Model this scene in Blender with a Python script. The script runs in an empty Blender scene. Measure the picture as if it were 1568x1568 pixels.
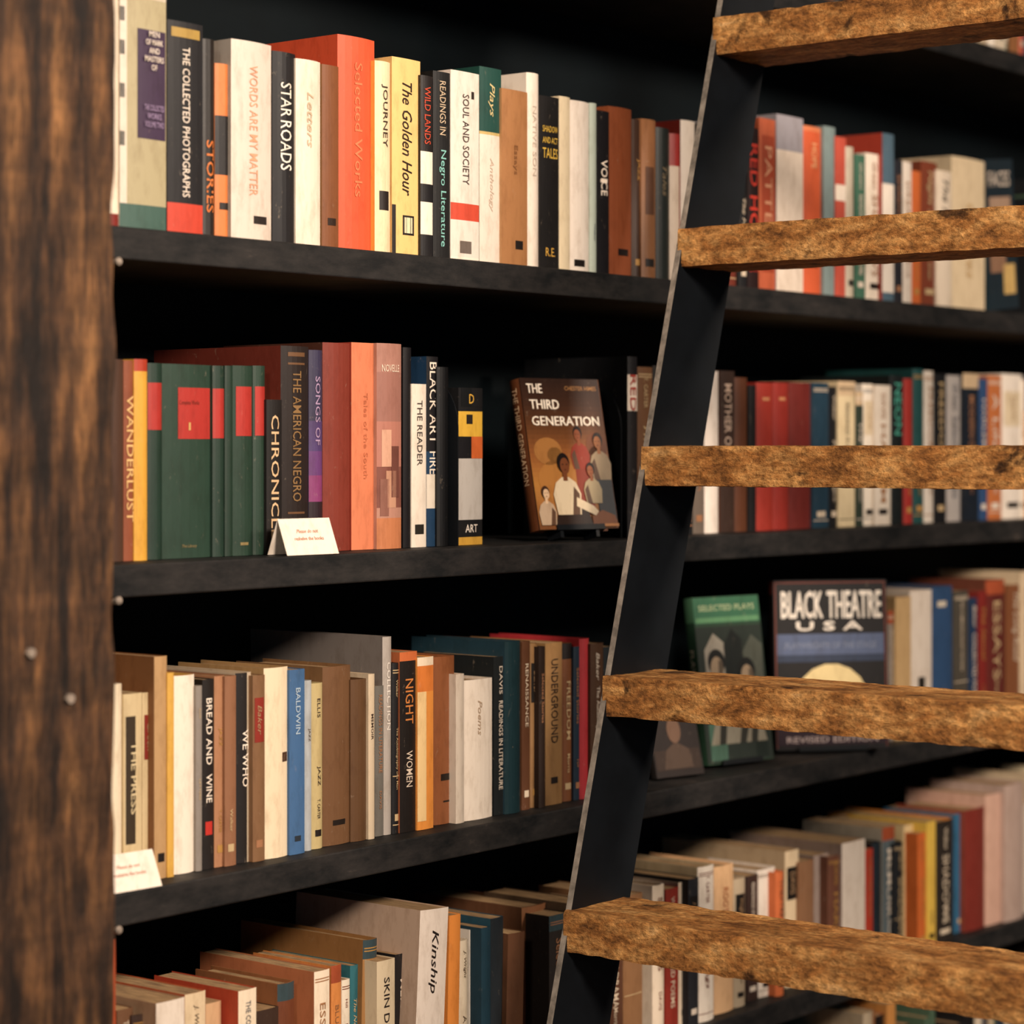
import bpy, math, random, bmesh
from mathutils import Matrix, Vector, noise
random.seed(7)
S = bpy.context.scene
# ------------------------------------------------------------------ survey
# shelf front plane is y=0, camera stands 2.034 m in front of it, eye height 1.6
F, TH = 3718.0, math.radians(38.35)
CT, ST = math.cos(TH), math.sin(TH)
D, EYE = 2.034, 1.6
HZ = 690.0
def X(px, inset=0.0):
    u = px-784
    return (D+inset)*(CT*F+ST*u)/(ST*F-CT*u)
def SC(px, inset=0.0):
    u = px-784
    return (ST*F-CT*u)/(D+inset)
ZS = [EYE+v for v in (.729, .252, -.128, -.497, -.863, -1.23)]
TK = .037

def lin(c, sat=.93):
    if isinstance(c, str):
        c = [int(c[i:i+2], 16)/255 for i in (0, 2, 4)]
    g = .35*c[0]+.5*c[1]+.15*c[2]
    c = [max(0, g+(v-g)*sat) for v in c]
    c = [c[0], c[1]*.98, c[2]*.95]
    return tuple((v/12.92 if v <= .04045 else ((v+.055)/1.055)**2.4) for v in c)

# ------------------------------------------------------------------ materials
def nt(name):
    m = bpy.data.materials.new(name); m.use_nodes = True
    n = m.node_tree; b = n.nodes['Principled BSDF']
    return m, n, b
def N(n, t, **k):
    x = n.nodes.new(t)
    for a, v in k.items(): setattr(x, a, v)
    return x
def noise_node(n, scale, detail=6, rough=.6, stretch=(1, 1, 1), dist=0.0):
    tc = N(n, 'ShaderNodeTexCoord'); mp = N(n, 'ShaderNodeMapping')
    mp.inputs['Scale'].default_value = stretch
    n.links.new(tc.outputs['Object'], mp.inputs['Vector'])
    t = N(n, 'ShaderNodeTexNoise')
    t.inputs['Scale'].default_value = scale; t.inputs['Detail'].default_value = detail
    t.inputs['Roughness'].default_value = rough; t.inputs['Distortion'].default_value = dist
    n.links.new(mp.outputs[0], t.inputs['Vector'])
    return t
def ramp(n, src, stops):
    r = N(n, 'ShaderNodeValToRGB'); e = r.color_ramp.elements
    while len(e) < len(stops): e.new(.5)
    for i, (p, c) in enumerate(stops):
        e[i].position = p; e[i].color = (*c, 1)
    n.links.new(src, r.inputs[0]); return r
def mix(n, a, b, fac, mode='MULTIPLY'):
    m = N(n, 'ShaderNodeMix', data_type='RGBA', blend_type=mode)
    if isinstance(fac, (int, float)): m.inputs[0].default_value = fac
    else: n.links.new(fac, m.inputs[0])
    n.links.new(a, m.inputs[6]); n.links.new(b, m.inputs[7])
    return m.outputs[2]
def bump(n, b, src, strength, dist=.002):
    k = N(n, 'ShaderNodeBump'); k.inputs['Strength'].default_value = strength
    k.inputs['Distance'].default_value = dist
    n.links.new(src, k.inputs['Height']); n.links.new(k.outputs[0], b.inputs['Normal'])

def mat_cover():
    m, n, b = nt('book_cover_print')
    a = N(n, 'ShaderNodeVertexColor', layer_name='Col')
    t = noise_node(n, 70, 6, .7, (1, 1, .35))
    r = ramp(n, t.outputs[0], [(.28, (.66, .61, .56)), (.52, (1, 1, 1))])
    c = mix(n, a.outputs[0], r.outputs[0], .65)
    # scuffed, faded patches of bare card
    t2 = noise_node(n, 120, 8, .75, (1, 1, .5), .5)
    sc = ramp(n, t2.outputs[0], [(.62, (0, 0, 0)), (.74, (.45, .45, .45))])
    rgb = N(n, 'ShaderNodeRGB'); rgb.outputs[0].default_value = (.42, .33, .24, 1)
    c = mix(n, c, rgb.outputs[0], sc.outputs[0], 'MIX')
    n.links.new(c, b.inputs['Base Color'])
    b.inputs['Roughness'].default_value = .46
    b.inputs['Specular IOR Level'].default_value = .35
    bump(n, b, t.outputs[0], .2, .001)
    return m
def mat_pages():
    m, n, b = nt('book_pages')
    t = noise_node(n, 60, 3, .6, (12, .6, .6))
    r = ramp(n, t.outputs[0], [(.3, lin('5e4630')), (.7, lin('c4a070'))])
    n.links.new(r.outputs[0], b.inputs['Base Color']); b.inputs['Roughness'].default_value = .9
    bump(n, b, t.outputs[0], .4)
    return m
def mat_shelf(name='blackened_shelf_paint', lo='121416', hi='2c2a2a', rough=.6):
    m, n, b = nt(name)
    t = noise_node(n, 11, 9, .72, (1, 1, 2.5))
    r = ramp(n, t.outputs[0], [(.38, lin(lo)), (.62, lin(hi)), (.78, lin('5e544c'))])
    n.links.new(r.outputs[0], b.inputs['Base Color']); b.inputs['Roughness'].default_value = rough
    b.inputs['Specular IOR Level'].default_value = .22
    bump(n, b, t.outputs[0], .3)
    return m
def mat_plain(name, col, rough=.6, metal=0, spec=.3, var=.25, sc=20):
    m, n, b = nt(name)
    c = lin(col)
    t = noise_node(n, sc, 5, .6)
    r = ramp(n, t.outputs[0], [(.3, tuple(v*(1-var) for v in c)), (.7, tuple(min(1, v*(1+var)) for v in c))])
    n.links.new(r.outputs[0], b.inputs['Base Color'])
    b.inputs['Roughness'].default_value = rough; b.inputs['Metallic'].default_value = metal
    b.inputs['Specular IOR Level'].default_value = spec
    return m
def mat_wood(name, stretch, stops, crossdir, crossscale, pit=True, sc=14, bstr=.7, fine=(1, 1, 1), finesc=120, crossfac=.75):
    m, n, b = nt(name)
    t = noise_node(n, sc, 10, .72, stretch, .3)
    r = ramp(n, t.outputs[0], stops)
    t2 = noise_node(n, crossscale, 4, .6, crossdir)      # saw marks across the grain
    r2 = ramp(n, t2.outputs[0], [(.38, (.42, .44, .46)), (.60, (1.0, 1.0, 1.0))])
    c = mix(n, r.outputs[0], r2.outputs[0], crossfac)
    t4 = noise_node(n, finesc, 5, .7, fine)              # fine rough fibres
    r4 = ramp(n, t4.outputs[0], [(.36, (.42, .42, .42)), (.5, (.9, .92, .94)), (.66, (1.35, 1.35, 1.35))])
    c = mix(n, c, r4.outputs[0], .85)
    if pit:
        v = noise_node(n, 24, 5, .6, tuple(max(.5, q*.5) for q in stretch), .4)
        r3 = ramp(n, v.outputs[0], [(.34, (.05, .035, .025)), (.41, (1, 1, 1))])
        c = mix(n, c, r3.outputs[0], .88)
    n.links.new(c, b.inputs['Base Color']); b.inputs['Roughness'].default_value = .68
    b.inputs['Specular IOR Level'].default_value = .3
    ad = N(n, 'ShaderNodeMath', operation='ADD'); n.links.new(t.outputs[0], ad.inputs[0]); n.links.new(t4.outputs[0], ad.inputs[1])
    bump(n, b, ad.outputs[0], bstr, .004)
    return m
M_COVER, M_PAGE = mat_cover(), mat_pages()
M_SHELF = mat_shelf()
M_BACK = mat_plain('black_teal_back_panel', '040d12', .7, 0, .15, .3, 5)
M_BLACK = mat_plain('black_steel', '0c1015', .5, 0, .3, .3, 14)
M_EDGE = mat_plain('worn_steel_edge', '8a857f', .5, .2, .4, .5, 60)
M_RUNG = mat_wood('reclaimed_rung_wood', (1.3, .5, 1.3),
                  [(.30, lin('5a3416')), (.46, lin('b07438')), (.60, lin('e0a660')), (.78, lin('f6cc90'))], (1, 2.2, .6), 16, True, 30, 1.0, (1, .6, 1), 170, .35)
M_POST = mat_wood('rough_post_wood', (1.7, 1.7, .2),
                  [(.40, lin('1e130d')), (.50, lin('4c321f')), (.60, lin('76502f')), (.74, lin('be8650'))], (.4, .4, 3.4), 8, False, 20, 1.0, (1, 1, .25), 80, .65)
M_FLOOR = mat_wood('floor_boards', (.3, 3, 1), [(.3, lin('20140c')), (.7, lin('54371f'))], (1, 1, 1), 5, False)
M_WALL = mat_plain('dark_plaster', '15191c', .85, 0, .2, .2, 3)
M_CEIL = mat_plain('ceiling_paint', '1b1c1e', .9, 0, .2, .2, 3)

# ------------------------------------------------------------------ mesh builder
class MB:
    def __init__(s): s.v, s.f, s.c, s.m = [], [], [], []
    def face(s, pts, col, mi=0, M=None):
        i = len(s.v)
        s.v.extend([tuple(M @ Vector(p)) if M else tuple(p) for p in pts])
        s.f.append(tuple(range(i, i+len(pts)))); s.c.append(col); s.m.append(mi)
    def box(s, a, b, col=(1, 1, 1), mi=0, M=None):
        x0, y0, z0 = a; x1, y1, z1 = b
        P = [(x0,y0,z0),(x1,y0,z0),(x1,y1,z0),(x0,y1,z0),(x0,y0,z1),(x1,y0,z1),(x1,y1,z1),(x0,y1,z1)]
        i = len(s.v)
        s.v.extend([tuple(M @ Vector(p)) if M else p for p in P])
        for q in ((3,2,1,0),(4,5,6,7),(0,1,5,4),(1,2,6,5),(2,3,7,6),(3,0,4,7)):
            s.f.append(tuple(i+k for k in q)); s.c.append(col); s.m.append(mi)
    def build(s, name, mats, parent=None):
        me = bpy.data.meshes.new(name); me.from_pydata(s.v, [], s.f)
        for m in mats: me.materials.append(m)
        me.polygons.foreach_set('material_index', s.m)
        ca = me.color_attributes.new(name='Col', type='FLOAT_COLOR', domain='CORNER')
        d = []
        for f, c in zip(s.f, s.c): d.extend([*c, 1.0]*len(f))
        ca.data.foreach_set('color', d)
        me.update()
        o = bpy.data.objects.new(name, me); S.collection.objects.link(o)
        if parent: o.parent = parent
        return o
_tc = {}
def text_mesh(body):
    if body in _tc: return _tc[body]
    cu = bpy.data.curves.new('t', 'FONT'); cu.body = body; cu.resolution_u = 2; cu.offset = .004
    if body != body.upper() and len(body) % 2: cu.shear = .3
    ob = bpy.data.objects.new('t', cu); S.collection.objects.link(ob)
    dg = bpy.context.evaluated_depsgraph_get(); me = ob.evaluated_get(dg).to_mesh()
    vs = [tuple(v.co) for v in me.vertices]; fs = [tuple(p.vertices) for p in me.polygons]
    bpy.data.objects.remove(ob); bpy.data.curves.remove(cu)
    x0 = min(v[0] for v in vs); x1 = max(v[0] for v in vs); y0 = min(v[1] for v in vs); y1 = max(v[1] for v in vs)
    vs = [((v[0]-x0)/(x1-x0), (v[1]-y0)/(y1-y0)) for v in vs]
    _tc[body] = (vs, fs, (x1-x0)/(y1-y0)); return _tc[body]
def put_text(mb, body, fn, col, M=None):
    vs, fs, asp = text_mesh(body)
    i = len(mb.v)
    for v in vs:
        p = fn(v[0], v[1]); mb.v.append(tuple(M @ Vector(p)) if M else p)
    for f in fs:
        mb.f.append(tuple(i+k for k in f)); mb.c.append(col); mb.m.append(0)

TITLES = ['THE RIVER', 'HISTORY OF ART', 'Night Songs', 'COLLECTED POEMS', 'AMERICA', 'The Long Road', 'SHADOWS', 'ESSAYS',
          'FREEDOM', 'A Life', 'THE CITY', 'MODERN DRAMA', 'World Atlas', 'JAZZ', 'Selected Stories', 'MEMOIR', 'BLUES PEOPLE',
          'LETTERS', 'The House', 'VOICES', 'DREAMS', 'THEATRE NOW', 'The Novel', 'RENAISSANCE', 'PORTRAITS', 'SOUTH', 'HARLEM',
          'THE COMPLETE SHORT FICTION', 'A HISTORY OF THE CENTURY', 'The Autobiography of a Man', 'READINGS IN LITERATURE']
NAMES = ['Baker', 'J. Wright', 'Morris', 'ELLIS', 'Hughes', 'T. CARTER', 'Green', 'Walker', 'DAVIS', 'Hill']

def book(mb, x0, x1, z0, h, yf, depth, base, hc=False, bands=(), labels=(), texts=(), side=None, M=None, tint=True):
    w = x1-x0
    base = lin(base) if isinstance(base, str) else base
    side = lin(side) if isinstance(side, str) else (side or base)
    bt = min(.0025 if hc else .0007, w*.2)
    bulge = min(.004 if hc else .0015, w*.18)
    n = 6
    def prof(t): return yf + bulge*(2*t-1)**2
    outer = [(x0, yf+depth)] + [(x0+w*k/n, prof(k/n)) for k in range(n+1)] + [(x1, yf+depth)]
    inner = [(x0+bt, yf+depth)] + [(x0+bt+(w-2*bt)*k/n, prof(k/n)+bt) for k in range(n+1)] + [(x1-bt, yf+depth)]
    cuts = sorted({0.0, 1.0} | {a for a, b, c in bands} | {b for a, b, c in bands})
    def bc(t):
        for a, b, c in bands:
            if a <= t <= b: return lin(c)
        return base
    zt = z0+h
    for k in range(len(outer)-1):
        a, b = outer[k], outer[k+1]
        issp = 1 <= k <= n
        if issp:
            for q in range(len(cuts)-1):
                za, zb = zt-cuts[q+1]*h, zt-cuts[q]*h
                mb.face([(*a, za), (*b, za), (*b, zb), (*a, zb)], bc((cuts[q]+cuts[q+1])/2), 0, M)
        else:
            mb.face([(*a, z0), (*b, z0), (*b, zt), (*a, zt)], side, 0, M)
        c, d = inner[k], inner[k+1]
        mb.face([(*d, z0), (*c, z0), (*c, zt), (*d, zt)], side, 0, M)
        mb.face([(*a, zt), (*b, zt), (*d, zt), (*c, zt)], side, 0, M)
        mb.face([(*b, z0), (*a, z0), (*c, z0), (*d, z0)], side, 0, M)
    for k in (0, -1):
        a, c = outer[k], inner[k]
        mb.face([(*a, z0), (*c, z0), (*c, zt), (*a, zt)], side, 0, M)
    ins = .004 if hc else .0012
    mb.box((x0+bt, yf+bulge+bt, z0+ins*.6), (x1-bt, yf+depth-ins-.001, zt-ins), (1, 1, 1), 1, M)
    for (a, b, fa, fb, c) in labels:
        c = lin(c); zc, zd = zt-fb*h, zt-fa*h
        for k in range(n):
            ta, tb = a+(b-a)*k/n, a+(b-a)*(k+1)/n
            mb.face([(x0+w*ta, prof(ta)-.0004, zc), (x0+w*tb, prof(tb)-.0004, zc),
                     (x0+w*tb, prof(tb)-.0004, zd), (x0+w*ta, prof(ta)-.0004, zd)], c, 0, M)
    for tx in texts:
        body, col, fa, fb = tx[:4]; wf = tx[4] if len(tx) > 4 else .55; mode = tx[5] if len(tx) > 5 else 'v'
        asp = text_mesh(body)[2]; col = lin(col)
        if mode == 'v':
            L = (fb-fa)*h; H = wf*w
            if L/H > asp*1.5: L = H*asp*1.5
            if L/H < asp*.7: H = L/(asp*.7)
            zc = zt-(fa+fb)/2*h
            def fn(u, v, L=L, H=H, zc=zc):
                xx = (v-.5)*H; return (x0+w/2+xx, prof(.5+xx/w)-.0008, zc+L/2-u*L)
        else:
            L = wf*w; H = min((fb-fa)*h, L/asp*1.6); zc = zt-(fa+fb)/2*h
            def fn(u, v, L=L, H=H, zc=zc):
                xx = (u-.5)*L; return (x0+w/2+xx, prof(.5+xx/w)-.0008, zc+(v-.5)*H)
        put_text(mb, body, fn, col, M)

def lum(c):
    c = lin(c); return .3*c[0]+.59*c[1]+.11*c[2]
def auto_dress(base, w, r):
    T, Lb, B = [], [], []
    dark = lum(base) < .25
    ink = r.choice(['d0c2ae', 'c0a880', 'b08444', 'd8cec2', 'a07050']) if dark else r.choice(['302824', '3a2c26', '7a4030', '4a5260', '9a6a44', '6a5a48'])
    k = r.random()
    if k < .3: T.append((r.choice(TITLES), ink, .06, .58, .36))
    elif k < .6:
        T.append((r.choice(TITLES), ink, .28, .84, .32)); T.append((r.choice(NAMES), ink, .06, .24, .26))
    elif k < .75:
        B.append((.0, .10, r.choice(['201a18', 'a04a2c', 'c8b090', '33464e'])))
        T.append((r.choice(TITLES), ink, .15, .7, .36))
    elif k < .85:
        Lb.append((.12, .88, .12, .36, r.choice(['1a1614', 'd4c4a8', '8a2c22'])))
        T.append((r.choice(NAMES), 'a08060', .16, .32, .35))
    if r.random() < .25:
        for q in (.04, .055, .66, .945): Lb.append((.05, .95, q, q+.006, ink))
    if w > .014 and r.random() < .5: T.append((r.choice(NAMES), ink, .70, .82, .24))
    if w > .012 and r.random() < .65:
        Lb.append((.24, .76, .885, .925, '201a18' if not dark else ink))
    return B, Lb, T
def row(mb, zi, lst, rs, base_inset=.008, var=.008):
    r = random.Random(rs); z0 = ZS[zi]+.0005
    for e in lst:
        x0p, x1p, yt, base = e[:4]; o = dict(e[4]) if len(e) > 4 else {}
        ins = o.get('i', base_inset + r.uniform(0, var))
        xa, xb = X(x0p, ins)+.0004, X(x1p, ins)-.0004
        h = EYE+(HZ-yt)/SC((x0p+x1p)/2, ins)-z0
        h = max(.12, min(h, .345)); 
        depth = min(.285-ins, o.get('d', h*r.uniform(.62, .74)))
        B, Lb, T = auto_dress(base, xb-xa, r)
        if 'b' in o or 'l' in o or 't' in o:
            B, Lb, T = o.get('b', []), o.get('l', []), o.get('t', [])
        hc = o.get('hc', r.random() < .4)
        M = None
        tilt = o.get('tilt', 0)
        if tilt:
            px = xb if tilt > 0 else xa
            M = Matrix.Translation((px, 0, z0)) @ Matrix.Rotation(math.radians(tilt), 4, 'Y') @ Matrix.Translation((-px, 0, -z0))
        book(mb, xa, xb, z0, h, ins, depth, base, hc, B, Lb, T, o.get('side'), M)
PAL = ['d9ccb8', 'c9b69a', '8a5a38', '2a2624', 'b5482a', '3a4a5a', 'e6dcd0', '6e4a34', '1c1e22', '7a2a22', 'c98a48', '46604e',
       'b8a890', '2c3e52', 'e2d4b4', '92603a', 'efe6da', '18181a']
def fill(xa, xb, zi, hr, rs, mb, i0=.008):
    """random books in metres along the shelf"""
    r = random.Random(rs); x = xa
    while x < xb-.012:
        w = min(r.uniform(.012, .04), xb-x)
        base = r.choice(PAL); B, Lb, T = auto_dress(base, w, r)
        h = r.uniform(*hr)
        book(mb, x+.0004, x+w-.0004, ZS[zi]+.0005, h, i0+r.uniform(0, .012), h*r.uniform(.62, .74), base, r.random() < .4, B, Lb, T)
        x += w

W, K = 'efe4d8', '17161a'
# ---- row A (upper)
A = [
 (166,183,-40,'e8dccb',{'t':[],'b':[(.95,1,'7a2018')]}),
 (184,256,-14,'aca382',{'side':'c8c0b4','hc':0,'l':[(.36,.98,.16,.62,'3c2a48'),(0,.14,.0,.9,'d8d0c4'),(.0,.1,.08,.14,'28282a'),(.0,.1,.22,.28,'28282a'),(.0,.1,.4,.46,'28282a'),(.0,.1,.6,.66,'28282a')],'b':[(0,.03,'c9bfae'),(.90,1,'3f5f58')],
    't':[]}),
 (257,312,34,K,{'b':[(.86,1,'c9402c')],'t':[('THE COLLECTED PHOTOGRAPHS',W,.12,.83,.28)],'l':[(.1,.9,.03,.075,'a88a40')]}),
 (313,331,60,'1d1714',{'t':[('STORIES','d8742e',.5,.9,.6)]}),
 (332,357,98,'d6793c',{'l':[(0,1,.30,.64,'1d1a1c'),(.2,.8,.8,.84,'201a18')],'t':[]}),
 (357,419,64,'d6cbc2',{'side':'a39c96','t':[('WORDS ARE MY MATTER','dd9d7c',.12,.78,.32)],'l':[(.5,.85,.88,.92,'28201e')]}),
 (420,456,80,K,{'t':[('STAR','f4efe6',.16,.34,.6),('ROADS','f4efe6',.36,.62,.6)]}),
 (456,494,92,'e9ddcf',{'hc':1,'t':[('Letters','c8b498',.15,.5,.25)]}),
 (494,520,100,'7c4a2a',{'side':'9a7048','t':[],'l':[(.3,.8,.84,.88,'2a1a10')]}),
 (520,577,57,'dc5532',{'side':'c94a2c','hc':1,'d':.21,'t':[('Selected Works','e47a50',.12,.75,.2)]}),
 (577,601,94,'ecd9b4',{'side':'e8a94a','t':[('JOURNEY','403428',.12,.45,.4)],'l':[(.2,.8,.68,.78,'201a18')]}),
 (601,645,90,'ecc47c',{'hc':0,'t':[('The Golden Hour','2a1c10',.12,.7,.34)],'l':[(.35,.75,.80,.90,'201a18'),(.4,.7,.81,.89,'f2e6c0'),(0,.12,.75,1,'201a18')]}),
 (645,664,116,'1c1718',{'b':[(.42,.6,W),(.6,.7,K),(.7,.88,W),(.88,1,K)],'t':[('WILD LANDS',"c9482e",.06,.38,.5)]}),
 (664,691,110,'17181a',{'t':[('Negro Literature','7fc3bf',.42,.94,.4),('READINGS IN','c8b49a',.05,.34,.4)]}),
 (691,735,110,'e4dad3',{'b':[(.70,.79,'cf4a34'),(.985,1,W)],'l':[(.3,.7,.90,.965,'6a605a'),(.7,.8,.1,.14,'28201e')],'t':[('SOUL AND SOCIETY','48403c',.12,.6,.26)]}),
 (735,769,104,'e6dcd2',{'b':[(0,.33,'1d4a44'),(.33,.345,'c8b070')],'side':'1d4a44','t':[('Plays','d8c890',.08,.25,.3),('Anthology','c9b8a8',.4,.8,.22)]}),
 (769,809,138,'a9764a',{'side':'b98a5c','t':[('Essays','8a5c38',.2,.6,.18)],'l':[(.5,.8,.86,.91,'201a18')]}),
 (809,828,112,'efe5da',{'t':[('NATIVE SON','c9bdb0',.1,.6,.3)]}),
 (828,857,148,'1c1b1c',{'t':[('SHADOW','e0b94a',.16,.22,.8,'h'),('AND ACT','e0b94a',.23,.28,.8,'h'),('TALES','e0b94a',.30,.36,.8,'h'),('R.E.','d8a848',.88,.93,.5,'h')]}),
 (857,874,148,'e0d2b4',{'t':[]}),
 (874,905,155,'e9e0d8',{'hc':1,'l':[(.2,.7,.93,.97,'201a18')],'t':[]}),
 (905,916,158,'a9b8b0',{}),
 (916,934,170,K,{'t':[('VOICE',W,.3,.52,.55)],'l':[(.2,.8,.42,.44,W)]}),
 (934,970,165,'7a3e22',{'hc':1,'side':'8d4a2a','t':[],'l':[(.35,.8,.84,.88,'1a1210')]}),
 (970,985,183,'3a261c',{}),
 (985,1007,183,'8a5c3a',{'t':[],'l':[(.2,.8,.3,.6,'5a3a28'),(.2,.8,.88,.93,'201a18')]}),
 (1007,1028,196,'16201e',{'t':[('Tales','8a7a60',.2,.5,.3)]}),
 (1028,1045,205,'e2d2c2',{'b':[(0,.22,'a82c28')],'t':[]}),
 (1045,1068,185,'e8ded4',{'side':'b03a30','t':[]}),
 (1068,1088,190,'33302e'),(1088,1110,200,'b08858'),(1110,1132,195,'6a2c20'),
 (1132,1146,215,'1b1b1e'),
 (1146,1163,196,'241414',{'t':[('RED HOUSE','d03a2c',.1,.9,.7)]}),
 (1163,1190,182,'b5583a',{'l':[(.15,.85,.1,.9,'9a4028')],'t':[('PATTERN','c89070',.15,.85,.4)]}),
 (1190,1231,178,'ddd0c4',{'side':'8c8a94','b':[(0,.2,'9a98a4')],'t':[]}),
 (1231,1262,194,'cf5a34',{'hc':1,'b':[(.0,.03,'d87a50')],'t':[('HOPE','e8b080',.1,.25,.3)],'l':[(.3,.7,.8,.84,'40201a')]}),
 (1262,1280,194,'7c9094',{'t':[]}),(1280,1297,210,'c05040',{'l':[(0,1,.3,.4,W)],'t':[]}),
 (1297,1310,225,'b9b0a0'),(1310,1326,237,'3f6a58'),(1326,1352,236,'e4dace'),(1352,1370,205,'4a6478',{'side':'a23828','b':[(.3,.95,'e4dcd4')]}),
 (1370,1383,245,'23242c'),(1383,1397,248,'d8cfc6'),(1397,1411,262,'c5622e'),(1411,1436,248,'7a3a26'),
 (1436,1460,262,'e6d8c6'),(1460,1511,243,'e0cdac',{'hc':1,'t':[('Oeuvres','c8a878',.3,.8,.25)]}),(1516,1562,250,'1d2a34',{'tilt':-6,'side':'27404c','l':[(.15,.85,.25,.45,'a88c78'),(.1,.6,.55,.75,'8c6a54'),(.5,.9,.7,.9,'c8a868')],'t':[('FACES','d8ccc0',.08,.18,.7,'h')]}),
]
B_ = [
 (168,190,550,'4a3226',{'t':[]}),(190,208,552,'8a4a30',{'t':[('WANDERLUST','e0b878',.08,.9,.6)]}),
 (208,229,550,'dba43a',{'b':[(.0,.06,'b03a24')],'t':[]}),
 (229,251,556,'20372e',{'hc':1,'l':[(0,1,.10,.34,'b0302a')],'t':[]}),
 (251,328,558,'263f34',{'hc':1,'l':[(.28,.95,.12,.385,'b0302a')],'t':[('Complete Works','7a2a20',.18,.22,.4,'h'),('I','c8a060',.30,.34,.04,'h'),('The Library','8a7a50',.93,.95,.3,'h')]}),
 (328,346,560,'20372e',{'hc':1,'l':[(.0,1,.12,.38,'b0302a')],'t':[]}),
 (346,359,560,'1c3328',{'hc':1,'t':[]}),
 (359,390,560,'243c31',{'hc':1,'l':[(.12,.92,.11,.37,'b0302a'),(.3,.7,.93,.945,'8a7a50')],'t':[]}),
 (390,409,560,'243c31',{'hc':1,'l':[(.1,.95,.11,.37,'b0302a')],'t':[]}),
 (409,433,612,'1d1a1a',{'t':[('CHRONICLE','d8b890',.1,.9,.5)]}),
 (433,476,530,'241b19',{'side':'6a2a20','hc':1,'d':.23,'t':[('THE AMERICAN NEGRO','8a6a42',.12,.75,.3)],'l':[(.2,.8,.03,.05,'6a4a30'),(.2,.8,.08,.09,'6a4a30'),(.2,.8,.92,.94,'6a4a30'),(.2,.8,.8,.81,'6a4a30')]}),
 (476,497,536,'353250',{'b':[(.35,.5,'4c3a70'),(.5,.62,'643a78'),(.62,.75,'843a72'),(.75,1,'2a1c24')],'t':[('SONGS OF','a890b8',.1,.5,.35)]}),
 (497,539,525,'7e3226',{'hc':1,'t':[],'side':'4a2a20'}),
 (539,580,525,'d67c58',{'hc':0,'side':'a84030','t':[('Tales of the South','c06a48',.1,.8,.14)]}),
 (580,618,526,'b58474',{'b':[(0,.14,'a8786c'),(.14,.38,'9a6a60'),(.38,.6,'b07466'),(.6,.8,'7f4c42'),(.85,1,'c07850')],
     'l':[(.15,.5,.42,.6,'cf9f88'),(.5,.85,.5,.75,'6c4038'),(.3,.7,.62,.8,'c09078'),(.1,.4,.66,.84,'8a5c50')],'t':[('NOVELLE','e4d0c0',.10,.14,.7,'h')]}),
 (618,631,532,'141216',{'t':[]}),  # black block painted in for the dark gap between two books
 (631,654,588,'e6ddd2',{'t':[('THE READER','48403c',.1,.5,.35)],'l':[(.2,.8,.86,.92,'28241f')]}),
 (654,672,546,'1b3a5c',{'b':[(0,.5,K),(.62,.8,'dcd4c8')],'t':[('BLACK ART',W,.03,.46,.6),('FIRE',W,.5,.62,.6)],'l':[]}),
 (672,690,562,'0d0e11',{'t':[]}),
 (703,740,594,'1a1a1c',{'b':[(.15,.31,'e0b23c'),(.31,.45,K),(.45,.84,'b9b6b4'),(.95,1,'c89a3a')],'side':'1a1a1c','d':.13,
     'l':[(.5,1,.31,.45,'d0642e'),(.1,.5,0,.12,'101214'),(.5,1,.0,.12,'1a1a1c'),(.3,.55,.17,.23,'2a2420')],'t':[('D','d8a840',.04,.1,.2,'h'),('ART','e8e0d8',.87,.92,.5,'h')]}),
 (962,977,546,'201c1e',{'b':[(0,.1,K),(.1,.3,W)],'t':[('RED','b03a30',.1,.3,.6)],'side':'101114','i':.035}),(977,1000,562,'6d4a30',{'i':.035}),
 (1000,1020,560,'2b2826'),(1020,1045,575,'5a3a28'),(1045,1062,560,'1a1c20'),(1062,1080,570,'6a6058'),
 (1080,1103,568,'e8e0da',{'t':[]}),(1103,1126,568,'3a2a24',{'side':'6a3c28','t':[('MOTHER OF','d0b8a8',.08,.5,.5)]}),(1126,1147,578,'5c3522',{'t':[]}),(1147,1160,590,'1b1a1c',{'t':[]}),
 (1160,1186,586,'a03228',{'hc':1,'t':[],'l':[(.3,.7,.1,.12,'c88a60')]}),(1186,1210,586,'962d25',{'hc':1,'t':[],'l':[(.3,.7,.1,.12,'c88a60')]}),(1210,1245,586,'6c2420',{'hc':1,'t':[]}),(1245,1270,586,'1f3a4e',{'side':'30485a'}),
 (1270,1284,592,'16161a'),(1284,1311,584,'d8c8a4'),(1311,1323,600,'2e3a32'),(1323,1340,588,'e4dcd0'),(1340,1365,590,'d8cfc4'),
 (1365,1386,575,'141a1c',{'t':[('NEON','4aa898',.05,.4,.5)]}),(1386,1400,580,'a02c26'),(1400,1417,565,'1c4a4c'),(1417,1432,568,'cfc8c0'),(1432,1450,572,'17181c'),
 (1450,1475,575,'a8a4a4'),(1475,1500,572,'18202c'),(1500,1513,580,'2c4a78'),(1513,1535,575,'b86a3a'),(1535,1568,573,'e2dad2'),
]
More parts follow.
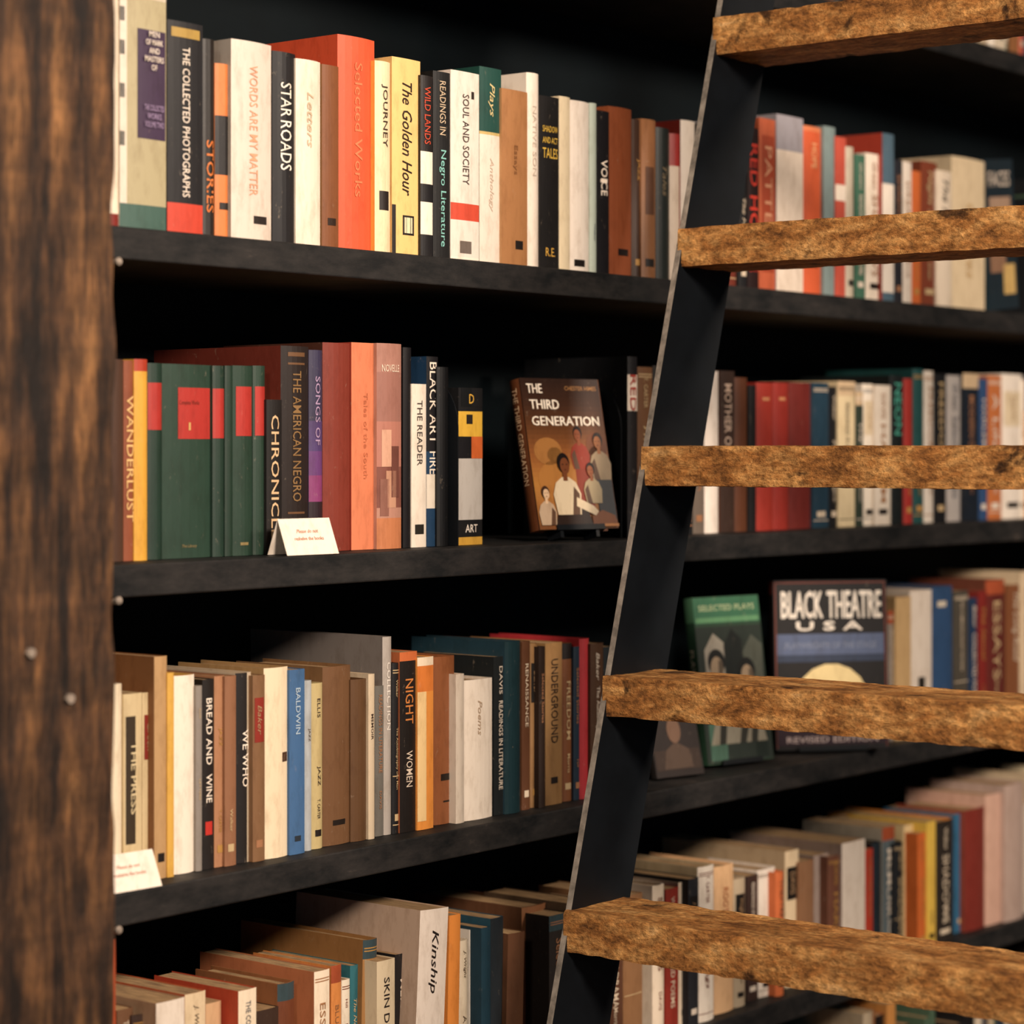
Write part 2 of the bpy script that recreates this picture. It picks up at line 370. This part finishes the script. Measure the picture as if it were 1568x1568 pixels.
C = [
 (162,190,1048,'e8dcc4',{'hc':1,'t':[],'i':.045}),(190,219,1062,'cdbb94',{'i':.045,'l':[(.1,.6,.12,.8,'3a3024')],'t':[('THE PRESS','d8c8a0',.2,.7,.3)]}),(219,237,1060,'d8c49a',{'side':'a07a4c','i':.045}),
 (237,257,1005,'b89468',{'side':'8a5c38','d':.2}),(257,268,1030,'d9a94a',{'t':[]}),(268,301,1034,'efe6da',{'hc':1,'t':[],'side':'d8a850'}),
 (301,311,1050,'8a8480'),(311,329,1040,'221d1c',{'t':[('BREAD AND',W,.1,.45,.5),('WINE',W,.5,.65,.5)],'l':[(.2,.8,.75,.82,'c03028')]}),(329,345,1035,'a87858'),(345,363,1035,'8d6248'),
 (363,388,1030,'c0b09a',{'l':[(.0,.6,.0,1,'201c1c')],'t':[('WE WHO',W,.3,.6,.35)]}),(388,407,1034,'7d5c40'),
 (407,444,1022,'e4d4b8',{'hc':1,'side':'a8885c','t':[],'l':[(.7,.95,.45,.5,'4a3020')]}),(444,468,1025,'3f6698',{'hc':0,'t':[('BALDWIN','a8c0d8',.1,.35,.3)],'l':[(.3,.7,.9,.93,'28303a')]}),(468,479,1042,'a8b0b8'),(479,497,1046,'b8a878'),
 (497,540,1020,'6c4c32',{'hc':1,'side':'7d5c3c','t':[],'l':[(.3,.75,.86,.89,'1e1612')]}),(540,565,1040,'5c4028',{'hc':1,'t':[]}),(565,575,1032,'c8b8a0'),
 (575,590,1050,'6a6864'),(588,602,975,'a8a29e',{'side':'76706e','d':.24,'t':[('COLLECTION','e0dcd8',.1,.5,.4)]}),(602,613,1015,'1b1a1c'),
 (613,640,998,'1f1a18',{'side':'b0603a','t':[('NIGHT','d08040',.15,.4,.45),('WOMEN','d8c8b8',.55,.75,.4)],'b':[(0,.05,'c86838')]}),
 (640,665,1006,'e2903e',{'b':[(.0,.05,'e8d8c0'),(.05,.2,'d87a34')],'l':[(0,.5,.2,.95,'e8c890')],'t':[]}),
 (665,699,1005,'8a5230',{'hc':1,'t':[],'l':[(.3,.8,.70,.74,'201814'),(.4,.7,.86,.87,'201814')]}),(699,712,1032,'cfc4b8',{'t':[]}),
 (712,757,1040,'e9dfd4',{'hc':1,'t':[('Poems','b09880',.15,.4,.14)],'side':'d8ccc0'}),(757,776,1005,'1c2022'),(776,800,982,'173038',{'hc':1,'side':'1f3a48','t':[]}),
 (800,813,982,'5a3824'),(813,826,985,'8d6a44'),(826,836,990,'2a1e18'),(836,862,984,'8c6a42',{'t':[('UNDERGROUND','2a1c14',.1,.62,.5)],'l':[(.3,.7,.83,.87,'201814')]}),
 (862,879,985,'7a4a2c'),(879,890,990,'1e3042'),(890,905,978,'b8323a',{'t':[]}),(905,925,985,'4c3424'),(925,945,990,'20262a'),
 (1360,1372,935,'8a8078'),(1372,1396,914,'c9a878',{'t':[]}),(1396,1430,904,'e0d6cc',{'l':[(.3,.6,.6,.7,'282420')],'t':[]}),(1430,1461,898,'2c4a74',{'hc':1,'t':[],'l':[(.2,.6,.1,.14,'c8c0b0')]}),(1461,1484,905,'4a463f'),(1484,1500,915,'1e3454'),
 (1500,1512,905,'7a2420'),(1512,1541,888,'5e2420',{'hc':1,'side':'6a3a2c'}),(1541,1568,895,'7a4a2e'),
]
Dd = [
 (164,180,1440,'c8542e',{'t':[],'i':.0}),(180,205,1545,'6a4a34',{'i':.03}),(205,240,1552,'40302a'),(240,284,1532,'e0d6cc',{'side':'a88c70','i':.0}),(284,316,1520,'d8c4a4',{'side':'c0603a','i':.02}),(316,340,1535,'c9a27c'),
 (340,366,1530,'d9ccb8',{'i':.04}),(366,394,1515,'e4d6c0',{'side':'b8452c','i':.0}),(394,428,1545,'3a2a22',{'i':.02}),(428,454,1505,'6a3a24',{'side':'8c5a38'}),(460,482,1500,'cf5f2e',{'side':'cf6a34','i':.02,'tilt':2}),
 (482,506,1486,'e6d8c4',{'side':'b8704a','d':.2,'i':.0}),(508,524,1478,'d88a48',{'i':.02}),(524,537,1500,'e4dccc'),(537,550,1478,'2c6a78',{'i':.03}),(554,576,1440,'a07444',{'side':'8a6238','d':.22,'tilt':1.5}),(578,606,1470,'cfc0a4',{'i':.0,'t':[('SKIN DEEP','28201e',.1,.5,.3)]}),
 (606,626,1460,'1e1c1e'),(632,676,1396,'e6dcd4',{'hc':0,'side':'b9a08e','d':.22,'t':[('Kinship','28201e',.06,.45,.3)],'tilt':3.5,'i':0.0}),(684,702,1402,'e08a3c',{'i':.01,'t':[],'tilt':1.5}),(703,720,1440,'d9cdb8'),
 (720,738,1422,'e0dad2'),(738,752,1420,'1e3a4a',{'t':[]}),(752,772,1405,'20262c',{'side':'24485a','d':.2,'t':[]}),(774,800,1430,'5a3a26',{'tilt':2}),(802,842,1386,'8a5c3c',{'side':'6a4630','d':.2,'hc':1,'t':[],'i':.05}),
 (842,870,1400,'2b2624'),(870,900,1380,'6a5848'),(900,930,1395,'a88458'),(930,955,1385,'5a3a2a'),
 (955,985,1370,'8a6444'),(985,1002,1380,'2a2422'),(1002,1020,1355,'e0d2c0'),(1020,1040,1360,'8a2c22',{'side':'a03828'}),(1040,1055,1350,'d8c8b4'),(1055,1071,1345,'24262c'),
 (1071,1096,1326,'e8e0d6',{'side':'c0b090'}),(1096,1126,1325,'e2b88c',{'t':[('ROOTS','a8582c',.15,.35,.3)]}),(1126,1144,1345,'b8a890'),(1144,1162,1340,'3a2a26'),
 (1162,1190,1330,'dcd4cc'),(1190,1203,1335,'c8683a'),(1203,1224,1302,'d8c4a4',{'side':'c0a888','d':.24}),(1224,1247,1318,'8a6448'),(1247,1270,1308,'9a8a84'),(1270,1290,1310,'6c4434'),
 (1290,1326,1288,'e2d8ce',{'side':'a8948a','d':.22,'t':[]}),(1326,1338,1300,'b83a28'),(1338,1352,1290,'1f2a34',{'t':[]}),(1352,1371,1266,'56646c',{'side':'c0b8a8'}),(1371,1385,1290,'1c1e22'),(1385,1406,1262,'d8c090'),
 (1406,1420,1275,'c8642c'),(1420,1434,1258,'d8b44a'),(1434,1462,1256,'2a2420',{'side':'d88a3a','d':.22}),(1462,1480,1245,'2c6288'),(1480,1511,1238,'7a2c24',{'hc':1,'side':'8a4030','t':[]}),
 (1511,1541,1215,'cba494',{'hc':1,'t':[]}),(1541,1570,1200,'b09a92',{'hc':1,'t':[]}),
]
mats = [M_COVER, M_PAGE]
XE = 5.2
for k, (lst, zi, i0, iv) in enumerate(((A, 1, .008, .010), (B_, 2, .046, .010), (C, 3, .026, .014), (Dd, 4, .008, .03))):
    mb = MB(); row(mb, zi, lst, 11+k, i0, iv)
    if zi == 1:   # tall album spine lettering on the purple panel
        xa, xb = X(184, .011), X(256, .011); w_ = xb-xa; zb = ZS[1]; hh = EYE+(HZ+14)/SC(220, .011)-zb
        for j, (tx, f, cc, ww) in enumerate((('MEN', .19, W, .22), ('OF MARK', .225, W, .36), ('AND', .26, W, .22), ('MASTERS', .295, W, .40), ('OF', .33, W, .12), ('THE COLLECTED', .50, '9a86b0', .42), ('WORKS', .535, '9a86b0', .3), ('VOLUME TWO', .57, '9a86b0', .4))):
            z1 = zb+hh*(1-f); 
            put_text(mb, tx, lambda u, v: (xa+w_*(.67-ww/2)+u*w_*ww, .0065, z1+v*.0065), lin(cc))
    fill(X(lst[-1][1], .01)+.003+(.07 if zi in (1, 2) else .03), XE-.05, zi, (.2, .27), 50+k, mb, i0)
    mb.build('shelved_books', mats)
mb = MB(); fill(1.86, XE-.05, 0, (.2, .28), 91, mb); mb.build('shelved_books', mats)
mb = MB(); fill(1.86, XE-.05, 5, (.2, .3), 92, mb); mb.build('shelved_books', mats)

# ------------------------------------------------------------------ face-out books
def art_quad(mb, M, y, x0, z0, x1, z1, col):
    mb.face([(x0, y, z0), (x1, y, z0), (x1, y, z1), (x0, y, z1)], lin(col), 0, M)
def art_poly(mb, M, y, pts, col):
    mb.face([(p[0], y, p[1]) for p in pts], lin(col), 0, M)
def art_ell(mb, M, y, cx, cz, rx, rz, col, a0=0, a1=360, n=18):
    art_poly(mb, M, y, [(cx+rx*math.cos(math.radians(a0+(a1-a0)*k/n)), cz+rz*math.sin(math.radians(a0+(a1-a0)*k/n))) for k in range(n+(1 if a1-a0 < 360 else 0))], col)
def art_text(mb, M, y, body, x0, x1, z0, z1, col):
    put_text(mb, body, lambda u, v: (x0+u*(x1-x0), y, z0+v*(z1-z0)), lin(col), M)
def face_out(px_left, inset, zi, w, h, t, yaw, lean, lift=.004):
    L = Matrix.Translation((X(px_left, inset), inset, ZS[zi]+lift)) @ Matrix.Rotation(math.radians(yaw), 4, 'Z') @ Matrix.Rotation(math.radians(-lean), 4, 'X')
    return L, L @ Matrix.Rotation(math.radians(-90), 4, 'Z')
def stand(mb, L, w, t, lift=0.0):
    c = (.01, .01, .012)
    mb.box((w*.25, .0015, .0), (w*.75, .004, .15), c, 2, L)
    mb.box((w*.2, -t-.004, -.0015), (w*.8, .004, -.0003), c, 2, L)
    mb.box((w*.2, -t-.005, -.0015), (w*.8, -t-.0035, .006), c, 2, L)
    if lift > .004:
        for fx in (.25, .7):
            mb.box((w*fx, -t-.001, -lift*.97), (w*fx+.006, .002, -.0016), c, 2, L)

# third generation
mb = MB(); w, h, t = .149, .218, .026
L, LB = face_out(808, .062, 2, w, h, t, -12, 12, .012)
book(mb, 0, t, 0, h, 0, w, '5a3018', True, [], [], [('THE THIRD GENERATION', 'c8a888', .06, .7, .4)], '7a4018', LB)
y = -t-.0004
cols = [(0, '6e4224'), (.12, '9a6430'), (.3, 'ac7434'), (.5, '8e5428'), (.65, '623a1c'), (.82, '3c2214'), (1, '2a1810')]
for i in range(32):
    f = (i+.5)/32
    for j in range(len(cols)-1):
        if cols[j][0] <= f <= cols[j+1][0]:
            q = (f-cols[j][0])/(cols[j+1][0]-cols[j][0]); a, b = cols[j][1], cols[j+1][1]
            c = [(int(a[k:k+2], 16)*(1-q)+int(b[k:k+2], 16)*q)/255 for k in (0, 2, 4)]
    mb.face([(.001, y, h*i/32), (w-.001, y, h*i/32), (w-.001, y, h*(i+1)/32), (.001, y, h*(i+1)/32)], lin(c), 0, L)
y -= .0003
art_text(mb, L, y, 'CHESTER HIMES', .082, .142, h-.017, h-.011, 'a87848')
for body, x0, x1, zt in (('THE', .010, .038, .022), ('THIRD', .012, .066, .045), ('GENERATION', .012, .138, .069)):
    for dx in (0, .0006): art_text(mb, L, y-.0012-dx*.1, body, x0+dx, x1+dx, h-zt, h-zt+.0135, 'f4ece0')
for (cx, cz, rx, rz_, col) in ((.035, .112, .026, .020, 'a06c36'), (.047, .106, .014, .012, 'b07c40'), (.128, .12, .02, .02, '6c3c20'), (.05, .07, .04, .03, 'a87034'), (.125, .08, .022, .04, '5c3a20')):
    art_ell(mb, L, y-.0001, cx, cz, rx, rz_, col)
def person(x, z, s, skin, top, hair, y, turn=1):
    art_poly(mb, L, y, [(x-.016*s, z), (x-.019*s, z+.022*s), (x-.014*s, z+.034*s), (x-.005*s, z+.040*s), (x+.005*s, z+.040*s), (x+.014*s, z+.034*s), (x+.019*s, z+.022*s), (x+.016*s, z)], top)
    art_poly(mb, L, y-.0001, [(x+turn*.004*s, z), (x+turn*.014*s, z), (x+turn*.017*s, z+.022*s), (x+turn*.010*s, z+.030*s)], '5a4030')
    art_quad(mb, L, y-.0002, x-.003*s, z+.036*s, x+.003*s, z+.046*s, skin)
    art_ell(mb, L, y-.0003, x, z+.0555*s, .0085*s, .0105*s, hair)
    art_ell(mb, L, y-.0004, x+.0012*s*turn, z+.052*s, .0064*s, .0088*s, skin)
    for e in (-.0028, .0028):
        art_ell(mb, L, y-.0005, x+(e+.0012*turn)*s, z+.0535*s, .0012*s, .0007*s, '1c0e08', n=8)
    art_ell(mb, L, y-.0005, x+.0012*turn*s, z+.0478*s, .0018*s, .0006*s, '4a1c14', n=8)
person(.094, .086, .95, '8a4a2a', '8c3020', '180c08', y-.0006, -1)
art_poly(mb, L, y-.0005, [(.080, .02), (.110, .02), (.108, .10), (.082, .10)], '80301f')
person(.130, .070, 1.05, '9a6038', 'a08c70', '180c08', y-.0012, -1)
art_poly(mb, L, y-.0010, [(.116, .012), (.147, .012), (.147, .08), (.118, .08)], '2a3038')
person(.108, .036, .9, '90502c', 'a89878', '140a08', y-.0020, -1)
person(.058, .020, 1.35, '6e3c20', 'd4c4a8', '140a08', y-.0028, 1)
art_poly(mb, L, y-.0026, [(.03, .004), (.10, .004), (.092, .030), (.040, .032)], '2a1c16')
art_poly(mb, L, y-.0034, [(.074, .045), (.104, .032), (.112, .024), (.106, .018), (.072, .032)], 'd4c4a8')
person(.018, .006, .85, 'd8b898', 'b8a088', '3a2014', y-.0020, 1)
art_poly(mb, L, y-.0024, [(.10, .004), (.146, .004), (.143, .018), (.12, .026), (.10, .018)], '7a4420')
art_quad(mb, L, y-.0035, .045, .002, .147, .006, 'b87a40')
stand(mb, L, w, t, .012)
mb.build('face_out_novel', [M_COVER, M_PAGE, M_BLACK])

# green play book
mb = MB(); w, h, t = .147, .262, .02
L, LB = face_out(1070, .09, 3, w, h, t, -12, 8)
book(mb, 0, t, 0, h, 0, w, '2a4a38', False, [(0, .15, '4a7a5c')], [], [('PLAYS', 'c0b8a8', .2, .6, .4)], '2a4434', LB)
y = -t-.0004
art_quad(mb, L, y, .001, h*.84, w-.001, h-.001, '35684e')
art_text(mb, L, y-.0003, 'SELECTED PLAYS', .012, w-.012, h*.915, h*.95, 'b0c098')
art_quad(mb, L, y-.0002, .004, h*.845, w-.004, h*.875, '5a9068')
art_quad(mb, L, y, .001, .002, w-.001, h*.82, '26302b')
for (a, b, c, d_, col) in ((.016, .38, .06, .78, '98948a'), (.058, .35, .10, .80, '161c1a'), (.10, .45, .144, .76, '4c524a'), (.01, .02, .05, .34, '44685a'), (.11, .02, .14, .34, '18241e')):
    art_poly(mb, L, y-.0002, [(a, h*b), (c-.004, h*b), (c, h*(d_-.06)), ((a+c)/2, h*d_), (a, h*(d_-.1))], col)
for cx, cz in ((.040, .56), (.105, .50)):
    art_ell(mb, L, y-.0004, cx, h*(cz+.045), .019, .021, '141614')
    art_ell(mb, L, y-.0005, cx, h*cz, .014, .021, 'a08c74')
    art_poly(mb, L, y-.0006, [(cx+.002, h*cz-.019), (cx+.013, h*cz-.004), (cx+.013, h*cz+.012), (cx+.004, h*cz+.016)], '5c5042')
art_poly(mb, L, y-.0007, [(.012, .03), (.136, .03), (.125, .075), (.10, .10), (.06, .09), (.03, .08)], '8a8678')
for a, b in ((.03, .05), (.075, .03), (.10, .05)):
    art_poly(mb, L, y-.0009, [(a, .03), (a+.014, .03), (a+.024, b+.03), (a+.012, b+.05)], '2c2c26')
stand(mb, L, w, t)
mb.build('face_out_playbook', [M_COVER, M_PAGE, M_BLACK])

# theatre book
mb = MB(); w, h, t = .199, .278, .03
L, LB = face_out(1178, .115, 3, w, h, t, -38, 3)
book(mb, 0, t, 0, h, 0, w, '2a1c1c', False, [(0, .08, '7a3424')], [], [], '1a1718', LB)
y = -t-.0004
art_quad(mb, L, y, .001, .002, w-.001, h-.002, '1b1818')
for (a, b) in ((.003, .0045), (w-.0045, w-.003)): art_quad(mb, L, y-.0002, a, .004, b, h-.004, '8a3c28')
art_quad(mb, L, y-.0002, .003, h-.0045, w-.003, h-.003, '8a3c28')
def bold(body, x0, x1, z0, z1, col):
    for k, (dx, dz) in enumerate(((0, 0), (.0007, 0), (-.0007, 0), (0, .0007), (0, -.0007))):
        art_text(mb, L, y-.0004-k*.00008, body, x0+dx, x1+dx, z0+dz, z1+dz, col)
bold('BLACK', .014, .086, h-.062, h-.018, 'f2ece4')
bold('THEATRE', .094, .189, h-.062, h-.018, 'f2ece4')
bold('U S A', .040, .155, h-.082, h-.068, 'f2ece4')
art_quad(mb, L, y-.0002, .006, h-.128, w-.006, h-.088, '56658a')
art_quad(mb, L, y-.0003, .006, h-.134, w-.006, h-.122, '323e58')
art_text(mb, L, y-.0004, 'PLAYWRIGHTS OF THE STAGE', .02, w-.02, h-.112, h-.102, '7e8aa6')
art_ell(mb, L, y-.0005, w/2, .075, .066, .066, 'e8d49c')
art_ell(mb, L, y-.0007, w/2, .065, .05, .045, 'c88848')
art_quad(mb, L, y-.0009, .004, .008, w-.004, .06, '2a1822')
art_text(mb, L, y-.0011, 'REVISED EDITION', .02, w-.02, .012, .022, 'c0b0b0')
stand(mb, L, w, t)
mb.build('face_out_theatre_book', [M_COVER, M_PAGE, M_BLACK])
# small dark paperback next to the ladder
mb = MB(); w, h, t = .10, .135, .014
L, LB = face_out(996, .07, 3, w, h, t, -12, 14, .001)
book(mb, 0, t, 0, h, 0, w, '1d1a1a', False, [], [], [], '241c1a', LB)
y = -t-.0004
art_quad(mb, L, y, .004, .01, w-.004, h*.3, '33261f'); art_text(mb, L, y-.0003, 'DUSK', .02, w-.02, h*.78, h*.88, '8a7a68')
art_ell(mb, L, y-.0003, .05, .07, .014, .02, '6a5040'); art_poly(mb, L, y-.0003, [(.02, .012), (.08, .012), (.075, .04), (.055, .05), (.045, .05), (.028, .04)], '4a3a30')
mb.build('face_out_paperback', [M_COVER, M_PAGE, M_BLACK])

# ------------------------------------------------------------------ bookends
def bookend(x, zi, y0, d=.15, h=.2, dirn=1):
    mb = MB(); z = ZS[zi]+.0006; c = (0, 0, 0); q = .075
    prof = [(y0, 0), (y0, h-q)]
    for k in range(9):
        a = math.radians(180-90*k/8); prof.append((y0+q+q*math.cos(a), h-q+q*math.sin(a)))
    prof += [(y0+d, h), (y0+d, 0)]
    n = len(prof)
    mb.face([(x, p[0], z+p[1]) for p in prof], c); mb.face([(x+.002, p[0], z+p[1]) for p in reversed(prof)], c)
    for k in range(n):
        a, b = prof[k], prof[(k+1) % n]
        mb.face([(x, a[0], z+a[1]), (x, b[0], z+b[1]), (x+.002, b[0], z+b[1]), (x+.002, a[0], z+a[1])], c)
    return mb.build('bookend', [M_BLACK])
bookend(X(692, .05), 2, .040, .15, .235)
bookend(X(962, .035)-.004, 2, .045, .15, .235)
# ------------------------------------------------------------------ tent cards
def tent(pxc, zi, w=.086, h=.044, yaw=-4, lines=True):
    mb = MB(); M = Matrix.Translation((X(pxc, .01), .018, ZS[zi]+.0008)) @ Matrix.Rotation(math.radians(yaw), 4, 'Z')
    t = .0006; c = lin('efe6dc'); d = .018
    for s in (-1, 1):
        P = [(-w/2, s*d, 0), (w/2, s*d, 0), (w/2, 0, h), (-w/2, 0, h)]
        Q = [(p[0], p[1]-s*t if p[1] else 0, p[2]-t if p[2] else 0) for p in P]
        mb.face(P if s < 0 else P[::-1], c, 0, M); mb.face(Q[::-1] if s < 0 else Q, c, 0, M)
        for k in range(4):
            a, b = k, (k+1) % 4; mb.face([P[a], P[b], Q[b], Q[a]], c, 0, M)
    if lines:
        for i, tx in enumerate(('Please do not', 'reshelve the books')):
            z0, z1 = h*(.60-.2*i), h*(.70-.2*i)
            ww = .42 if i == 0 else .56
            def fn(u, v, z0=z0, z1=z1, ww=ww):
                z = z0+v*(z1-z0); return ((u-.5)*w*ww, -d*(1-z/h)-.0005, z)
            put_text(mb, tx, fn, lin('b0643c'), M)
    return mb.build('shelf_tent_card', [M_COVER])
tent(472, 2); tent(198, 3, .08, .04)

# ------------------------------------------------------------------ bookshelf
mb = MB(); X0 = X(164)
for z in ZS: mb.box((X0-.22, 0, z-TK), (XE, .30, z))
mb.box((X0-.22, .012, .0), (XE, .03, .30))                  # plinth
mb.box((X0-.22, 0, 2.72), (XE, .30, 2.76))
mb.box((X0-.25, .0, 0), (X0-.22, .32, 2.76)); mb.box((XE, 0, 0), (XE+.03, .32, 2.76))
shelf = mb.build('bookshelf', [M_SHELF])
bv = shelf.modifiers.new('b', 'BEVEL'); bv.width = .002; bv.segments = 2
mb = MB(); mb.box((X0-.22, .30, 0), (XE, .318, 2.76)); bp = mb.build('back_panel', [M_BACK], shelf)
mb = MB()
for z in ZS[1:]:
    cx, cz = X(181), z-TK-.003
    for k in range(10):
        a0, a1 = 2*math.pi*k/10, 2*math.pi*(k+1)/10; r = .005
        p = lambda a, y, q=1: (cx+r*q*math.cos(a), y, cz+r*q*math.sin(a))
        mb.face([p(a0, .03), p(a1, .03), p(a1, -.002), p(a0, -.002)], (1, 1, 1)); mb.face([p(a0, -.002), p(a1, -.002), p(a1, -.004, .6), p(a0, -.004, .6)], (1, 1, 1))
        mb.face([p(a0, -.004, .6), p(a1, -.004, .6), (cx, -.0045, cz)], (1, 1, 1))
M_BOLT = mat_plain('bolt_metal', '94887e', .5, .2, .4, .3, 90)
mb.build('shelf_bolts', [M_BOLT], shelf)

# ------------------------------------------------------------------ rough beams
def rough_beam(name, a, b, seg, mat, amp, sc, parent=None, seed=0, chip=0.0):
    bm = bmesh.new()
    nx, ny, nz = seg
    def grid(o, u, v, nu, nv):
        for i in range(nu):
            for j in range(nv):
                q = [o+u*(i+di)/nu+v*(j+dj)/nv for di, dj in ((0, 0), (1, 0), (1, 1), (0, 1))]
                bm.faces.new([bm.verts.new(p) for p in q])
    A_, B2 = Vector(a), Vector(b); dx, dy, dz = Vector((B2.x-A_.x, 0, 0)), Vector((0, B2.y-A_.y, 0)), Vector((0, 0, B2.z-A_.z))
    grid(A_, dx, dz, nx, nz); grid(A_+dy, dz, dx, nz, nx)
    grid(A_, dz, dy, nz, ny); grid(A_+dx, dy, dz, ny, nz)
    grid(A_, dy, dx, ny, nx); grid(A_+dz, dx, dy, nx, ny)
    bmesh.ops.remove_doubles(bm, verts=bm.verts, dist=1e-5)
    cen = (A_+B2)/2
    ax = max(range(3), key=lambda k: abs(B2[k]-A_[k]))
    for v in bm.verts:
        p = v.co*sc + Vector((seed*3.1, seed*1.7, seed))
        nv = noise.noise_vector(p)*amp + noise.noise_vector(p*3.3)*amp*.5
        nv[ax] = 0
        ed = sum(1 for k in range(3) if k != ax and min(abs(v.co[k]-A_[k]), abs(v.co[k]-B2[k])) < 1e-4)
        if ed >= 2:
            c = max(0, noise.noise(p*1.8)+.1)*chip + amp*.3
            d_ = (cen-v.co); d_[ax] = 0
            nv = nv*.5 + d_.normalized()*c
        v.co += nv
    bmesh.ops.recalc_face_normals(bm, faces=bm.faces)
    me = bpy.data.meshes.new(name); bm.to_mesh(me); bm.free(); me.materials.append(mat)
    for pl in me.polygons: pl.use_smooth = True
    try: me.set_sharp_from_angle(angle=math.radians(38))
    except Exception: pass
    o = bpy.data.objects.new(name, me); S.collection.objects.link(o)
    if parent: o.parent = parent
    return o
xp = X(172, -.15)
post = rough_beam('timber_post', (xp-.30, -.155, .0), (xp, -.008, 3.195), (26, 12, 260), M_POST, .0025, 9, chip=.006, seed=3)
mb = MB()   # pale paint flecks on the post face, modelled as small discs
for px, py, r in ((48, 1000, .005), (108, 1070, .005)):
    cx, cz = X(px, -.158), EYE+(HZ-py)/SC(px, -.158)
    pts = [(cx+r*math.cos(a*math.pi/6)*(1+.2*math.sin(a*2.3)), -.159, cz+r*math.sin(a*math.pi/6)) for a in range(12)]
    mb.face(pts, (1, 1, 1))
    for k in range(12):
        a, b = pts[k], pts[(k+1) % 12]; mb.face([a, b, (b[0], -.150, b[2]), (a[0], -.150, a[2])], (1, 1, 1))
mb.build('paint_flecks', [M_BOLT], post)

# ------------------------------------------------------------------ ladder
lad = bpy.data.objects.new('library_ladder', None); S.collection.objects.link(lad)
SL = .289
def xr(z): return 2.665+SL*(z-EYE-.006)
YL, YR, RW = -.159, -.909, .13
for nm, ya, yb in (('rail_left', YL, YL+.009), ('rail_right', YR-.009, YR)):
    mb = MB(); z0, z1 = .002, 2.66
    P = [(xr(z0), ya, z0), (xr(z0)+RW, ya, z0), (xr(z0)+RW, yb, z0), (xr(z0), yb, z0), (xr(z1), ya, z1), (xr(z1)+RW, ya, z1), (xr(z1)+RW, yb, z1), (xr(z1), yb, z1)]
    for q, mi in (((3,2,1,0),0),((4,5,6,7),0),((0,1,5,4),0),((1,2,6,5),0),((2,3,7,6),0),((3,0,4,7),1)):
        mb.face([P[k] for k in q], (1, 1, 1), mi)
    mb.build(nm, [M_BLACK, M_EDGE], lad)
rz = [EYE+.604, EYE+.304, EYE+.006, EYE-.295, EYE-.590]
allz = rz + [EYE-.89, EYE-1.19, EYE+.904]
for i, z in enumerate(allz):
    xf = xr(z-.028)-.001
    rough_beam('rung_%d' % (i+1), (xf, YR-.006, z-.053), (xf+RW+.002, YL+.006, z), (18, 120, 9), M_RUNG, .0013, 26, lad, seed=i+1, chip=.005)
mb = MB(); zb = 2.60; xb = xr(zb)+RW+.012
mb.box((xb, -1.05, zb-.02), (xb+.04, -.001, zb+.02)); mb.box((xb+.005, -1.02, zb+.02), (xb+.03, -.99, 3.199))
mb.build('support_bar', [M_BLACK], lad)

# ------------------------------------------------------------------ room
def room(name, a, b, mat):
    mb = MB(); mb.box(a, b); return mb.build(name, [mat])
room('floor', (-2.5, -4.5, -.05), (5.9, .42, 0), M_FLOOR)
room('wall_back', (-2.5, .33, 0), (5.9, .42, 3.2), M_WALL)
room('wall_right', (5.8, -4.5, 0), (5.9, .33, 3.2), M_WALL)
room('ceiling', (-2.5, -4.5, 3.2), (5.9, .42, 3.25), M_CEIL)

# ------------------------------------------------------------------ lights
def area(name, loc, tgt, size, power, col):
    l = bpy.data.lights.new(name, 'AREA'); l.shape = 'DISK'; l.size = size; l.energy = power; l.color = col
    o = bpy.data.objects.new(name, l); S.collection.objects.link(o); o.location = loc
    o.rotation_euler = (Vector(tgt)-Vector(loc)).to_track_quat('-Z', 'Y').to_euler(); return o
area('rung_fill_light', (.9, -2.9, 2.95), (2.6, 0, 1.3), .6, 158, (1, .83, .68))
area('rung_fill_light', (3.5, -3.1, 2.95), (3.6, 0, 1.3), .6, 78, (1, .83, .68))
area('rung_fill_light', (-1.0, -1.8, 2.8), (2.4, -.3, 1.2), .5, 24, (1, .82, .64))  # added fill from the left to brighten the rung fronts, no actual fixture
wd = bpy.data.worlds.new('World'); S.world = wd; wd.use_nodes = True
wd.node_tree.nodes['Background'].inputs[0].default_value = (.22, .62, 1, 1); wd.node_tree.nodes['Background'].inputs[1].default_value = .13
S.view_settings.view_transform = 'Standard'
S.view_settings.look = 'None'

# ------------------------------------------------------------------ camera
cam = bpy.data.cameras.new('camera'); co = bpy.data.objects.new('camera', cam); S.collection.objects.link(co)
co.location = (0, -D, EYE); co.rotation_euler = (math.radians(90), 0, -(math.pi/2-TH))
cam.sensor_width = 36; cam.lens = 36*F/1568; cam.shift_y = -(784-HZ)/1568
cam.dof.use_dof = True; cam.dof.focus_distance = 3.12; cam.dof.aperture_fstop = 3.1
S.camera = co
